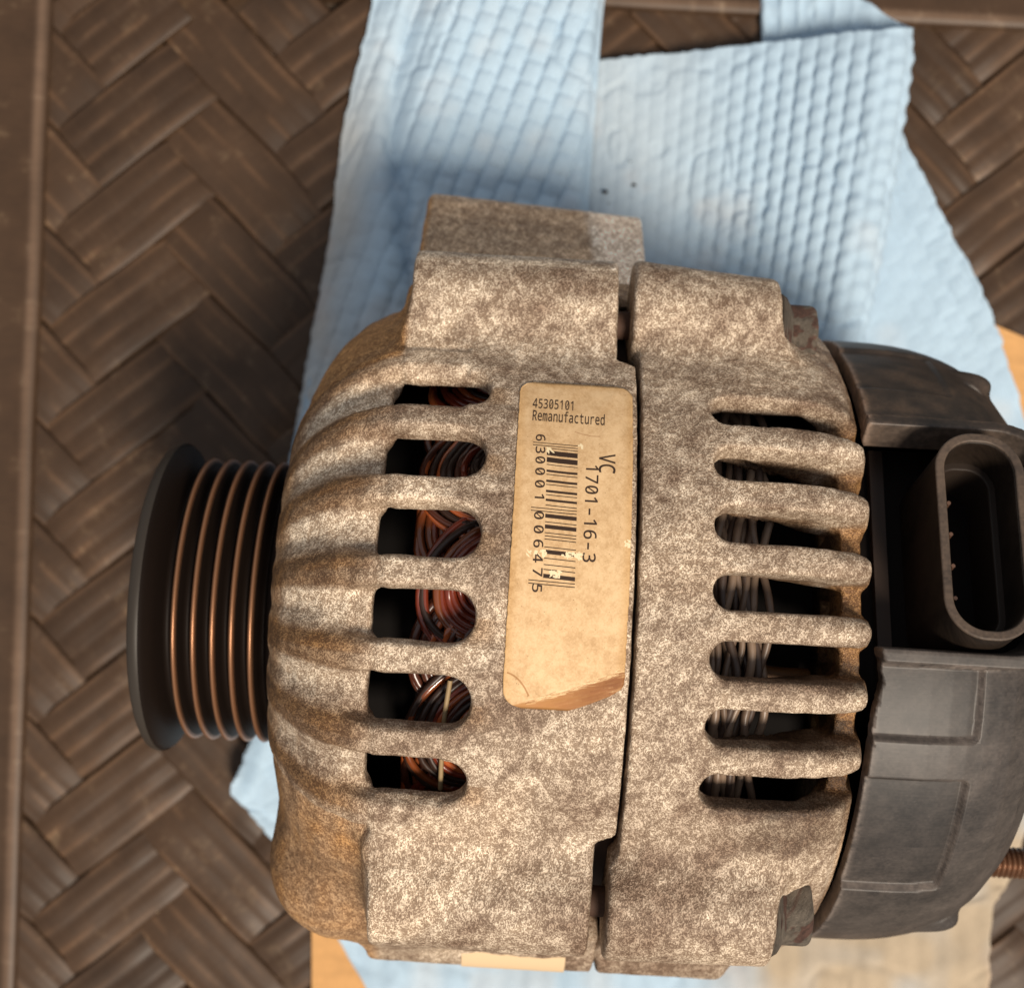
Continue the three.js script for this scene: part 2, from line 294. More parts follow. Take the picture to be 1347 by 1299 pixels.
  // left layer with rows of pillows and a soft crease
  {
    const L = spline([[505, -90], [486, 20], [455, 150], [430, 330], [404, 470], [385, 590]]), R = spline([[808, -90], [793, 20], [784, 140], [776, 260], [772, 420], [772, 590]]);
    const C = spline([[585, -90], [545, 60], [517, 180], [530, 270], [548, 340], [550, 590]]);
    sheet('left_fold', (s, t) => {
      const l = L(t), r = R(t), x = lerp(l.x + rag(t, 21, 2.5), r.x, s), y = lerp(l.y, r.y, s), c = C(t);
      const k = (x - c.x) / 34, right = sst(.90, 1, s);
      let h = 2.2 + 6.5 * sst(0, .25, s) + 1.4 * sst(.3, .9, s) - 4.3 * right * right - 5 * Math.exp(-k * k * (k < 0 ? 6 : 1.6)) + .9 * (fb(x * .01, y * .014) - .5) * 2;
      if (t > .66) h = Math.min(h, lerp(h, 4, sst(.66, .85, t)));
      return at(x, y, Math.max(h, 2 + s));
    }, 150, 230, (s, t, p) => {
      const soft = .45 + .55 * sst(.18, .42, s), c = (p.x * .93 + p.z * .36) / 5.1, b = (p.x * -.30 + p.z * .95) / 5.6;
      return 1.9 * soft * beadRow(c, b) * sst(1.0, .93, s) * sst(.0, .05, s);
    }, .45, (s, t) => .5 * sst(.25, .03, s) * sst(.1, .6, t));
  }
  // middle layer that rolls over at the right and comes back underneath
  {
    sheet('rolled_fold', (s, t) => {
      const aEnd = .66, bEnd = .80, R = 8.5, top0 = at(735, 84, 3.4), bot0 = at(725, 480, 3.4);
      const ed = (tt) => at(lerp(1170, 1092, tt) + 5 * Math.sin(tt * 3), lerp(36, 480, tt), 24);   // where the roll begins
      const e = ed(t), l = top0.clone().lerp(bot0, t);
      if (s <= aEnd) {
        const k = s / aEnd, p = l.lerp(e, k); p.y = lerp(3.4, 24, Math.pow(k, 2.0)) + 1.6 * Math.sin(k * Math.PI) + .9 * Math.sin(k * 7 + t * 2) * k * (1 - k) * 2;
        const py = lerp(0, 1, k); p.z += (1 - t) * (-.8 * Math.sin(py * Math.PI) + rag(s, 51, .5)); return p;
      }
      const push = (1 - t) * -1;                                            // the under side reaches further up
      if (s <= bEnd) {
        const be = (s - aEnd) / (bEnd - aEnd), ang = be * Math.PI; e.x += R * .9 * Math.sin(ang); e.y -= R * (1 - Math.cos(ang)); e.z += push * 12 * be * be; return e;
      }
      const k = (s - bEnd) / (1 - bEnd), far = at(lerp(1000, 1010, t), lerp(-60, 480, t), 2.9); e.y -= 2 * R; e.z -= (1 - t) * 12;
      return e.lerp(far, k).setY(lerp(24 - 2 * R, 2.9, k));
    }, 300, 170, (s, t, p) => {
      const k = clamp(s / .66, 0, 1.2), amp = (.5 + 1.15 * sst(.30, .75, k)) * (1 - .6 * sst(.1, .0, t)), c = (s * 148) / 4.9;
      const f = c - Math.floor(c) - .5, col = Math.sqrt(Math.max(0, 1 - Math.pow(Math.abs(f) * 2, 2.4))), bead = .82 + .18 * Math.cos((t * 82 / 4.9 + (Math.floor(c) & 1) * .5) * 2 * Math.PI);
      return amp * col * bead;
    }, .45, (s, t) => .2 * sst(.45, .15, s));
  }
}

{
  const N = 26, m = new THREE.InstancedMesh(new THREE.IcosahedronGeometry(.0005, 1), std([.03, .022, .018], .9), N), M = new THREE.Matrix4(), q = new THREE.Quaternion(), spots = [[690, 250, 7.6], [796, 252, 6], [834, 243, 6], [668, 246, 8]];
  for (let i = 0; i < N; i++) { const [x, y, h] = spots[i] ?? [rr(620, 1050), rr(180, 300), 7.5], p = at(x, y, h + .4), k = i < 4 ? 1.3 : rr(.2, .6); m.setMatrixAt(i, M.compose(p.multiplyScalar(MM), q.setFromEuler(new THREE.Euler(i, i * 2, 0)), new THREE.Vector3(k, k * .7, k * 1.2))); }
  m.name = 'dirt_specks'; m.castShadow = true; m.userData = { kind: 'stuff', label: 'black specks of dirt fallen on the blue towel above the alternator', category: 'dirt' }; scene.add(m);
}

/* ---------- alternator ---------- */
const alt = new THREE.Group(); alt.name = 'alternator'; alt.position.set(0, 0, ZC * MM); alt.rotation.y = -3.36 * RAD; scene.add(alt);
tag(alt, 'weathered cast aluminium car alternator with ribbed black pulley and paper barcode label', 'alternator');

const inSector = (ph, a, b, f = 3) => sst(a - f, a, ph) * sst(b + f, b, ph);
// --- front housing ---
const FP = 1.9, FS = -4.35;                                             // rib and slot phase, pitch 12.5 degrees
const envFloor = profile([[-42.8, 0], [-42.8, 22], [-42.4, 34], [-41.6, 39.5], [-40, 44.8], [-37.8, 49.3], [-34.8, 53.4], [-31, 56.8], [-26.5, 59.2], [-21.2, 60.6], [-20.8, 63], [18.9, 63], [18.9, 0]], -56, 30, 0, 80);
const envRib = profile([[-42.2, 30], [-41.5, 41], [-39.8, 46], [-37.4, 50.6], [-34, 55.4], [-29.5, 60], [-24, 62.6], [-18, 63.1], [-2, 63], [-2, 30]], -56, 30, 0, 80);
const cavF = profile([[-38.6, 0], [-38.6, 34], [-36, 43], [-32, 49], [-27, 53.4], [-22, 56], [-21, 59], [14, 59.2], [15, 57.4], [30, 57.4], [30, 0]], -56, 34, 0, 80);
const ring = (a, r) => [r * Math.cos(a * RAD), r * Math.sin(a * RAD)], BOSS = [ring(-63, 65), ring(42, 63.4)], BOLT = [ring(-62, 63.4), ring(42, 63.8)];
const LOW = [60.5 * Math.cos(76 * RAD), 60.5 * Math.sin(76 * RAD)];
const seg2 = (y, z, ay, az, by, bz, ra, rb) => { const ey = by - ay, ez = bz - az, t = clamp(((y - ay) * ey + (z - az) * ez) / (ey * ey + ez * ez), 0, 1); return Math.hypot(y - ay - ey * t, z - az - ez * t) - lerp(ra, rb, t); };
function sdFront(u, y, z) {
  const r = Math.hypot(y, z), ph = Math.atan2(z, y) / RAD, sec = inSector(ph, -49, 27, 3);
  const scoopW = Math.abs(((ph - FS) / 12.5 - Math.round((ph - FS) / 12.5)) * 12.5) * RAD * r;
  let d = envFloor(u, r + (u < -10 ? 1.3 * sec * sst(5.4, 3.6, scoopW) * sst(-40, -35.5, u) : 0));
  if (sec > 0 && u < 2) {
    const k = clamp(Math.round((ph - FP) / 12.5), -4, 2), w = Math.abs(ph - FP - k * 12.5) * RAD * r;
    const fl = sst(-21, -31, u); d = smin(d, smax(envRib(u, r) + .35 * fl, w - 2.5 - .7 * fl, 1.3 + 1.6 * fl), 1.0 + 2.2 * fl);
  }
  for (const [by, bz] of BOSS) { const b = smax(smax(Math.hypot(y - by, z - bz) - 9.4, -21 - u, 1.2), u - 15.4, 1.2); d = smin(d, b, 7); }
  const low = smax(smax(Math.hypot(y - LOW[0], z - LOW[1]) - 7, -24 - u, 2), u - 19.1, .6); d = smin(d, low, 4);
  if (z > 10) { const uu = clamp(u, -28.2, -14), nose = Math.hypot(u - uu, y - 21, z - 45.5) - 14.2; d = smin(d, nose, 5); }
  if (z < -30) {
    const ear = smax(smax(seg2(y, z, 15, -57, -13, -74.6 + .06 * u, 7, 11), -22.6 - u, 2.2), u - 23.2, 1.6); d = smin(d, ear, 3);
  }
  d = smax(d, -cavF(u, r), 1);
  const notch = sst(-49.2, -51, ph) + sst(28.2, 30, ph) * sst(62, 58, ph);
  d = smax(d, u - ((ph > 62 ? 19.1 : 18.75) - 3.4 * notch - (z < -60 && y < 22 ? -7 : 0)), .9);
  if (u < 0 && sec > 0) {
    const k = clamp(Math.round((ph - FS) / 12.5), -3, 2), w = (ph - FS - k * 12.5) * RAD * 62, hw = (k === -3 ? 3.6 : k === 2 ? 3.7 : 4.25) - .25 * sst(-10, -22, u);
    const qx = Math.abs(u + 14.3) - 8.3, qy = Math.abs(w) - hw, rd = u > -14.3 ? hw - .3 : .9, ax = qx + rd, ay = qy + rd;
    const sl = Math.min(Math.max(ax, ay), 0) + Math.hypot(Math.max(ax, 0), Math.max(ay, 0)) - rd;
    d = smax(d, -Math.max(sl, 42 - r), .9);
  }
  if (Math.abs(d) < 3) d += .26 * (n3(u * .45, y * .45, z * .45) - .5) + .16 * (n3(u * 1.5 + 9, y * 1.5, z * 1.5) - .5);
  return d;
}
// --- rear housing ---
const RF = -0.5;                                                        // slot phase, pitch 9.9 degrees
const envRear = profile([[19.3, 0], [19.3, 63.2], [44, 63.2], [50, 62.4], [54.8, 60.2], [57.2, 56.8], [58, 50], [58, 40], [58, 0]], 10, 72, 0, 80);
const envFin = profile([[28, 58.8], [35, 58], [40, 56], [44, 53.2], [47.5, 50.6], [51, 49.5], [28, 63.2], [50, 63], [54, 62.4], [56.6, 60.6], [57.4, 57.5], [56.8, 54], [55.5, 51], [53, 49.5]], 10, 72, 0, 80);
const cavR = profile([[8, 0], [8, 57.4], [24, 57.4], [25, 59], [47, 59], [50, 56.5], [52.4, 52], [53, 44], [53, 0]], 4, 72, 0, 80);
function sdRear(u, y, z) {
  const r = Math.hypot(y, z), ph = Math.atan2(z, y) / RAD, sec = inSector(ph, -43.2, 22.4, 1.2);
  let d = envRear(u, r);
  BOSS.forEach(([by, bz], i) => { const b = smax(smax(Math.hypot(y - by, z - bz) - 9.7 + (i ? .02 : .075) * (u - 20), 17.9 - u, 1.3), u - (i ? 45.4 : 44.2), 1.4); d = smin(d, b, lerp(1.5, 7, sst(18, 24, u))); });
  const low = smax(smax(Math.hypot(y - LOW[0], z - LOW[1]) - 7, 19.7 - u, .6), u - 44, 2); d = smin(d, low, 4);
  d = smax(d, -cavR(u, r), 1);
  if (sec > 0 && u > 24) {
    const k = clamp(Math.round((ph - RF) / 9.9), -4, 2), w = (ph - RF - k * 9.9) * RAD * 62, hw = 2.95;
    const qx = 31.2 - u + hw - .2, ay = Math.abs(w), sl = qx > 0 ? Math.hypot(qx, ay) - hw : ay - hw;
    d = smax(d, -Math.max(sl, 40 - r), .9);
    if (r > 46) {
      const kf = clamp(Math.round((ph - RF - 4.95) / 9.9), -4, 1), wf = Math.abs(ph - RF - 4.95 - kf * 9.9) * RAD * Math.max(r, 60);
      d = smin(d, smax(envFin(u, r), wf - 2.2, 2.4), .6);
    }
    const ring = Math.max(Math.abs(u - 54.6) - 1.7, Math.abs(r - 51.2) - 4.4); d = smin(d, ring, 1.4);
  }
  if (Math.abs(d) < 3) d += .26 * (n3(u * .45 + 30, y * .45, z * .45) - .5) + .16 * (n3(u * 1.5 + 39, y * 1.5, z * 1.5) - .5);
  return d;
}
// --- cast surface: specks of corrosion, rust and grime ---
const TILE = 72;
const speck = (s, v) => {
  const f = n2(s * 6.2, v * 6.2) * .44 + n2(s * 3.1 + 31, v * 3.1) * .22 + n2(s * 11.5 + 11, v * 11.5 + 3) * .34, g = n2(s * 1.2 + 7, v * 1.2 + 70);
  return (f - .5) * 1.5 + (g - .5) * .32;
};
const castTex = dataTex(2048, 2048, (x, y, o) => {
  const s = x * TILE, v = y * TILE, S = sst(-.22, .44, speck(s, v));
  o[0] = lerp(.33, 1, S); o[1] = lerp(.272, .985, S); o[2] = lerp(.222, .94, S);
});
const castBump = dataTex(2048, 2048, (x, y, o) => { o[0] = o[1] = o[2] = clamp(.5 + speck(x * TILE, y * TILE) * .8, 0, 1); }, false);
castTex.wrapS = castTex.wrapT = castBump.wrapS = castBump.wrapT = THREE.RepeatWrapping;
// light is the share of pale oxide, rust and grime (some of it painted shade) 0..1
function tone(col, o, light, rust, grime, x, y, z) {
  const big = n3(x * .11, y * .11, z * .11), mid = n3(x * .42 + 5, y * .42, z * .42), sm = n3(x * 1.25, y * 1.25 + 9, z * 1.25);
  const L = clamp(light + (big - .5) * 1.3 + (mid - .5) * 1.1 + (sm - .5) * .85, 0, 1), q = clamp(rust * (.55 + .9 * mid) + .10 * sst(.5, .7, big), 0, 1);
  let a = lerp(.37, 1.05, L), b = lerp(.265, .905, L), c = lerp(.193, .735, L); const k = .78 + .42 * L;
  a = lerp(a, .74 * k, q); b = lerp(b, .42 * k, q); c = lerp(c, .18 * k, q);
  const g = 1 - clamp(grime * (.6 + .8 * sm), 0, .85); col[o] = a * g; col[o + 1] = b * g * (1 - .08 * grime); col[o + 2] = c * g * (1 - .16 * grime);
}
const frac = (x) => x - Math.round(x);
function frontCol(u, r, ph, nu, nr, nt, col, o, x, y, z) {
  const inS = sst(-50, -48, ph) * sst(29, 27, ph), rt = sst(-20.5, -22.5, u) * sst(-47, -50, ph), rb = sst(-20.6, -23, u) * sst(27, 33, ph), rimN = sst(-37.5, -40.5, u);
  const rib = Math.abs(frac((ph - FP) / 12.5)), sc = frac((ph - FS) / 12.5), ribRust = inS * sst(-19, -31, u) * sst(.26, .16, rib), scoopLow = inS * sst(-20, -27, u) * sst(.12, .34, sc);
  const dimpleShade = inS * sst(-10, -6, u) * sst(-1.5, -5, u) * sst(.12, .34, frac((ph - FS) / 12.5 + .5) * -1) * .8;  // shading of a hollow at each slot end, put into the colour
  const top = sst(-66, -74, ph) * sst(-22, -20, u) * sst(63, 65, r), ear = z < -66 || (r > 74) ? 1 : 0, sand = ear * sst(9, 12.5, u - (y + 20) * .08), inside = sst(60, 57.6, r) * sst(-20, -18, u);  // top puts the shade of the side away from the sun into the colour
  tone(col, o, .48 - .22 * top + .5 * ear - .45 * inside - .1 * rt + .42 * inS * sst(-22, -24, u) * sst(.34, -.1, sc) * sst(-39, -36, u) * sst(.22, .28, rib) - .32 * ribRust + .9 * sand, clamp(1.1 * rt + .68 * rb + .55 * rimN + .48 * ribRust + .35 * scoopLow + .32 * top + .45 * dimpleShade + .25 * inside - sand, 0, 1), clamp(.25 * top + .16 * rb + .2 * rimN + .34 * ribRust + .35 * dimpleShade + .5 * inside - .3 * ear + .1 * scoopLow - .5 * sand, 0, 1), x, y, z);
  if (sand > 0) { const k = 1 + .7 * sand; col[o] *= k; col[o + 1] *= k * 1.04; col[o + 2] *= k * 1.12; }
}
function rearCol(u, r, ph, nu, nr, nt, col, o, x, y, z) {
  const top = sst(-64, -76, ph), sec = sst(-45, -42, ph) * sst(25, 22, ph), fin = frac((ph - RF - 4.95) / 9.9), inside = sst(60, 57.4, r) * sst(50, 46, u), ring = sec * sst(57.6, 55.5, r) * sst(50, 52, u);  // top: shade on the side turned from the sun, painted in
  const up = sec * sst(31, 34, u) * sst(.0, -.2, fin) * sst(-14, 4, ph), bowl = sst(20, 24, ph) * sst(33, 27, ph) * sst(34, 44, u) + sst(-40, -43, ph) * sst(-48, -45, ph) * sst(46, 54, u) * .7, tip = sst(60, 57, r) * sst(52, 55, u);  // up: grime and shade on the upper fin sides, both in the colour
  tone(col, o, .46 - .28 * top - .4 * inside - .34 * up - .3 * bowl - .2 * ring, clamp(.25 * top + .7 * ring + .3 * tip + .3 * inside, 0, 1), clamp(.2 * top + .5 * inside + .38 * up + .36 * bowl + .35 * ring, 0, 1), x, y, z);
}
const castMat = std([1, 1, 1], .58, { map: castTex, vertexColors: true, metalness: .12, bumpMap: castBump, bumpScale: .00015, specularIntensity: .8 });
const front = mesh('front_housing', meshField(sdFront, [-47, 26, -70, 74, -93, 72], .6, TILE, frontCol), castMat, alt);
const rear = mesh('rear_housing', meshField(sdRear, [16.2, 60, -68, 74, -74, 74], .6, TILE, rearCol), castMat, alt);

// --- inside: stator core, rotor, copper windings ---
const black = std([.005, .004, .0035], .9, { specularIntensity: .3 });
const cyl = (r0, u0, u1, seg = 96) => mm(new THREE.CylinderGeometry(r0, r0, u1 - u0, seg).rotateZ(Math.PI / 2).translate((u0 + u1) / 2, H, 0));
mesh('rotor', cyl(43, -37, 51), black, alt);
const stator = new THREE.Group(); stator.name = 'stator'; alt.add(stator);
mesh('stator_core', cyl(57.1, 4, 30), std([.045, .022, .015], .7), stator);
{
  const cu = [std([.17, .026, .01], .28, { clearcoat: .6, clearcoatRoughness: .25 }), std([.075, .02, .009], .33, { clearcoat: .5, clearcoatRoughness: .3 }), std([.035, .016, .01], .4), std([.19, .048, .014], .28, { clearcoat: .6 }), std([.42, .10, .028], .25, { clearcoat: .8 })];
  const gr = [std([.15, .10, .07], .4), std([.24, .165, .115], .4), std([.07, .045, .034], .45)];
  const wire = (pts, rad, m) => mesh('copper_wire', mm(new THREE.TubeGeometry(new THREE.CatmullRomCurve3(pts), 28, rad, 7)), m, stator);
  for (let c = 0; c < 9; c++) {                                          // front end turns: nested loops, every coil over the edge of its neighbour
    const pc = -56 + c * 11.6 + rr(-2, 2), uc = -3.5 + rr(-.8, .8), r0 = 54.8 - (c & 1) * 1.3;
    for (let q = 0; q < 12; q++) {
      const R = 1.3 + q * 1.0 + rr(-.15, .15), pts = [], sq = rr(.92, 1.05);
      for (let k = 0; k <= 12; k++) { const a = Math.PI * (k / 12) + .12 * Math.sin(q), w = R * Math.cos(a) * 1.05 + .25 * q * Math.sin(a); pts.push(polar(clamp(uc - R * 1.12 * sq * Math.sin(a), -16.6, 2) + rr(-.1, .1), r0 + .45 * Math.sin(a * 1.5 + c) - .12 * q + rr(-.2, .2), pc + w / 54 / RAD)); }
      wire(pts, rr(.6, .8), cu[rnd() < .12 ? 4 : rnd() < .5 ? c % 4 : rnd() * 4 | 0]);
    }
  }
  wire([polar(-9.6, 57, 6), polar(-10.2, 56.8, 12), polar(-10.4, 56.5, 18), polar(-10.4, 56.5, 26)], .42, std([.32, .22, .11], .6));
  for (let i = 0; i < 14; i++) {                                         // rear end turns: bundles running round the body, swaying between the slots
    const pts = [], u0 = 32 + (i % 7) * 1.35 + rr(-.5, .5), f = rr(0, 6), r0 = 54.6 - Math.floor(i / 8) * 1.1;
    for (let k = 0; k <= 26; k++) pts.push(polar(u0 + 1.5 * Math.sin(k * .7 + f) + rr(-.2, .2), r0 + .5 * Math.sin(k * 1.3 + f * 2), -62 + k * 4));
    mesh('copper_wire', mm(new THREE.TubeGeometry(new THREE.CatmullRomCurve3(pts), 120, rr(.6, .85), 7)), gr[i % 3], stator);
  }
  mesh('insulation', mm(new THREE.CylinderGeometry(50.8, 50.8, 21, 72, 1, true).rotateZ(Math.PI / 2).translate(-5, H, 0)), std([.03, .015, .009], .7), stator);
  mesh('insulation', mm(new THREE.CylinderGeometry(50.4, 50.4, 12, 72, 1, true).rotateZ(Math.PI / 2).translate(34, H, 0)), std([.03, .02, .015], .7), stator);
  mesh('lead_wire', mm(new THREE.TubeGeometry(new THREE.CatmullRomCurve3([polar(38, 49, 2), polar(43, 48, 3.5), polar(50, 46, 4)]), 16, 1.3, 8)), std([.10, .042, .01], .6), stator);
}

// --- label: aged paper with the print ---
{
  const LU0 = -1.1, LU1 = 17.75, LP0 = -43.4, LP1 = 8.0, W = 640, Hh = 1900, sx = W / (LU1 - LU0), sy = Hh / (LP1 - LP0);
  const c = document.createElement('canvas'); c.width = W; c.height = Hh; const g = c.getContext('2d');
  const im = g.createImageData(W, Hh);
  for (let y = 0, i = 0; y < Hh; y++) for (let x = 0; x < W; x++, i += 4) {
    const a = fb(x / 90, y / 90), b = fb(x / 22 + 40, y / 22), f = n2(x / 2.5, y / 2.5), age = sst(.25, .95, a * .45 + b * .35 + .2 * n2(x / 7, y / 7)), edge = sst(60, 0, Math.min(x, W - x, y)) * .6;
    const k = 1 + .05 * (f - .5) - .16 * age - .10 * edge;
    im.data[i] = 224 * k; im.data[i + 1] = (190 - 10 * age - 12 * edge) * k; im.data[i + 2] = (146 - 18 * age - 26 * edge) * k; im.data[i + 3] = 255;
  }
  g.putImageData(im, 0, 0);
  const X = (u) => (u - LU0) * sx, Y = (p) => (p - LP0) * sy;
  // brown stain along the bottom edge with a torn, lighter band above it
  const edgeP = (u) => lerp(7.2, 1.6, Math.pow(clamp((u - 2) / 16, 0, 1), 1.15));
  for (let i = 0; i < 900; i++) { const u = rr(1, 18), p0 = edgeP(u) + rr(.1, .7), p = p0 + rr(0, 1) * Math.max(.3, 8.2 - p0), dk = sst(3, 17, u) * (.4 + .6 * rnd()); g.strokeStyle = 'rgba(' + [lerp(176, 118, dk), lerp(122, 68, dk), lerp(70, 34, dk)].map(Math.round) + ',' + (.10 + .22 * dk).toFixed(2) + ')'; g.lineWidth = rr(6, 18); g.beginPath(); g.moveTo(X(u - rr(.6, 2)), Y(p + .35)); g.lineTo(X(u + rr(.6, 2)), Y(p - .35)); g.stroke(); }
  for (let i = 0; i < 120; i++) { const t = rnd(), u = lerp(2, 17.6, t), p = edgeP(u) + rr(-.35, .35); g.strokeStyle = rnd() < .6 ? 'rgba(240,214,165,.55)' : 'rgba(120,70,35,.4)'; g.lineWidth = rr(1, 3); g.beginPath(); g.moveTo(X(u), Y(p)); g.lineTo(X(u + rr(.5, 2)), Y(p - rr(.15, .55))); g.stroke(); }
  g.strokeStyle = 'rgba(140,90,45,.55)'; g.lineWidth = 9; g.beginPath(); g.moveTo(X(-.6), Y(3.0)); g.quadraticCurveTo(X(1.6), Y(3.4), X(3.0), Y(6.2)); g.stroke();
  g.strokeStyle = 'rgba(120,72,40,.35)'; g.lineWidth = 6; g.beginPath(); g.moveTo(X(8.2), Y(-33.8)); g.quadraticCurveTo(X(10.6), Y(-33), X(12.4), Y(-33.2)); g.stroke();
  // print
  const ink = '#3a2a20'; g.fillStyle = ink; g.textBaseline = 'middle'; g.textAlign = 'center';
  const text = (s, u0, p0, u1, p1, vertical, heavy = 2, slash = true, wt = '') => {                  // fill the box (u0,p0)-(u1,p1)
    const bw = Math.abs(vertical ? Y(p1) - Y(p0) : X(u1) - X(u0)), bh = Math.abs(vertical ? X(u1) - X(u0) : Y(p1) - Y(p0));
    g.save(); g.translate((X(u0) + X(u1)) / 2, (Y(p0) + Y(p1)) / 2); if (vertical) g.rotate(Math.PI / 2); else g.rotate(.018);
    g.font = wt + ' 100px monospace'; const m = g.measureText(s); g.scale(bw / m.width, bh / 72); g.fillText(s, 0, 0); g.lineWidth = heavy; g.strokeStyle = ink; g.strokeText(s, 0, 0);
    if (slash) [...s].forEach((ch, q) => { if (ch !== '0') return; const cw = m.width / s.length, cx = -m.width / 2 + cw * (q + .5); g.lineWidth = 7; g.beginPath(); g.moveTo(cx - 14, 22); g.lineTo(cx + 14, -22); g.stroke(); }); g.restore();
  };
  text('45305101', 1.1, -39.8, 8.2, -37.9, false, 3); text('Remanufactured', 1.1, -37.35, 13.2, -35.4, false, 3);
  text('VC', 12.3, -30.2, 14.9, -26.9, true); text('1701-16-3', 10.2, -28.4, 12.2, -13.0, true);
  const dig = ['6', '3', '0', '0', '0', '1', '0', '0', '6', '4', '7', '5'], dp = [-32.4, -30.2, -28.5, -26.6, -24.6, -22.5, -19.7, -17.6, -15.5, -13.4, -11.4, -9.1];
  dig.forEach((s, i) => text(s, 1.9 + i * .06, dp[i] - .75, 3.4 + i * .06, dp[i] + .75, true, 3));
  // bars from top to bottom: guard, six digits, centre, six digits, guard (module widths)
  const L = ['3211', '2221', '2122', '1411', '1132', '1231', '1114', '1312', '1213', '3112'], code = '630001' + '006475', mod = [];
  mod.push(...'111'); for (let i = 0; i < 6; i++) mod.push(...L[+code[i]]); mod.push(...'11111'); for (let i = 6; i < 12; i++) mod.push(...L[+code[i]]); mod.push(...'111');
  const total = mod.reduce((a, b) => a + +b, 0), pA = -31.6, pB = -9.6; let pos = 0, bar = true;
  mod.forEach((w, i) => {
    const y0 = pA + (pB - pA) * pos / total, y1 = pA + (pB - pA) * (pos + +w) / total; pos += +w;
    if (bar) { const guard = i < 3 || (i > 26 && i < 32) || i > mod.length - 4; g.beginPath(); const ul = guard ? 1.5 : 3.8, s = (y0 + 31) * .02; g.moveTo(X(ul + s), Y(y0)); g.lineTo(X(8.8 + s), Y(y0 + .25)); g.lineTo(X(8.8 + s), Y(y1 + .15)); g.lineTo(X(ul + s), Y(y1 - .1)); g.fill(); }
    bar = !bar;
  });
  // scuffs through the print
  g.fillStyle = '#f0dcb4';
  for (const [u, p, n, w] of [[3, -14.1, 26, 1.5], [8.6, -14, 40, 1.6], [6, -11.2, 24, .8], [17.3, -16.2, 20, .6], [9.3, -31.3, 8, .4], [4.4, -30.3, 8, .5]]) for (let i = 0; i < n; i++) { g.beginPath(); g.ellipse(X(u + rr(-w, w)), Y(p + rr(-.45, .45)), rr(3, 16), rr(2, 7), rr(0, 3), 0, 7); g.fill(); }
  g.fillStyle = 'rgba(70,45,25,.5)'; for (let i = 0; i < 150; i++) { g.beginPath(); g.arc(rr(0, W), rr(0, Hh), rr(.7, 2.4), 0, 7); g.fill(); }
  const tx = new THREE.CanvasTexture(c); tx.colorSpace = THREE.SRGBColorSpace; tx.magFilter = THREE.LinearFilter; tx.anisotropy = 8;
  // the paper: rounded corners, one bitten corner, wavy surface, real thickness
  const NU = 56, NP = 130, pos3 = [], uv = [], ind = [], id = (i, j, k) => k * (NU + 1) * (NP + 1) + j * (NU + 1) + i;
  const halfU = (LU1 - LU0) / 2, midU = (LU0 + LU1) / 2;
  for (const lift of [.32, -.25]) for (let j = 0; j <= NP; j++) for (let i = 0; i <= NU; i++) {
    const t = j / NP, p = lerp(LP0, LP1, t), d0 = (p - LP0) * 1.1, d1 = (LP1 - p) * 1.1, R0 = 2.6, R1 = 3;
    let in0 = 0, in1 = 0;
    if (d0 < R0) { const c0 = R0 - Math.sqrt(Math.max(0, R0 * R0 - (R0 - d0) ** 2)); in0 += c0; in1 += c0; }
    if (d1 < R1) in0 += R1 - Math.sqrt(Math.max(0, R1 * R1 - (R1 - d1) ** 2));
    if (d1 < 4.6) in1 += Math.pow((4.6 - d1) / 4.6, 1.5) * 8.5;
    const u = lerp(LU0 + in0 + .12 * (n2(p * 2, 3) - .5), LU1 - in1 - .18 * (n2(p * 3, 9) - .5), i / NU), wave = .16 * (fb(u * .3 + 4, p * .25) - .4) + .08 * Math.exp(-(((u - 1.4) / 1) ** 2) - (((p - 4.4) / 2) ** 2)) * 3;
    const v = polar(u, 63 + lift + (lift > 0 ? wave : 0), p); pos3.push(v.x * MM, v.y * MM, v.z * MM); uv.push((u - LU0) / (LU1 - LU0), 1 - t);
  }
  for (let j = 0; j < NP; j++) for (let i = 0; i < NU; i++) { ind.push(id(i, j, 0), id(i, j + 1, 0), id(i + 1, j, 0), id(i + 1, j, 0), id(i, j + 1, 0), id(i + 1, j + 1, 0)); }
  const skirt = (a, b, c2, d) => ind.push(a, b, c2, c2, b, d);
  for (let j = 0; j < NP; j++) for (const i of [0, NU]) skirt(id(i, j, 0), id(i, j + 1, 0), id(i, j, 1), id(i, j + 1, 1));
  for (let i = 0; i < NU; i++) for (const j of [0, NP]) skirt(id(i, j, 0), id(i + 1, j, 0), id(i, j, 1), id(i + 1, j, 1));
  const lg = new THREE.BufferGeometry(); lg.setAttribute('position', new THREE.Float32BufferAttribute(pos3, 3)); lg.setAttribute('uv', new THREE.Float32BufferAttribute(uv, 2)); lg.setIndex(ind); lg.computeVertexNormals();
  const lab = mesh('label', lg, std([1, 1, 1], .62, { map: tx, specularIntensity: .5 }), front);
  lab.userData.label = 'tan paper label with barcode and brown stained lower end';
}
// small tan sticker low on the side
{
  const g = new THREE.BufferGeometry(), pos = [], ind = [], N = 10;
  for (let j = 0; j <= N; j++) for (let i = 0; i <= 12; i++) { const a = lerp(2, 80, j / N) * RAD, v = new THREE.Vector3(lerp(-5.8, 13.6, i / 12), H + LOW[0] + 7.3 * Math.cos(a + .15), LOW[1] + 7.3 * Math.sin(a + .15)); pos.push(v.x * MM, v.y * MM, v.z * MM); }
  for (let j = 0; j < N; j++) for (let i = 0; i < 12; i++) { const a = j * 13 + i; ind.push(a, a + 13, a + 1, a + 1, a + 13, a + 14); }
  g.setAttribute('position', new THREE.Float32BufferAttribute(pos, 3)); g.setIndex(ind); g.computeVertexNormals();
  mesh('sticker', g, std([.66, .48, .29], .7), front);
}

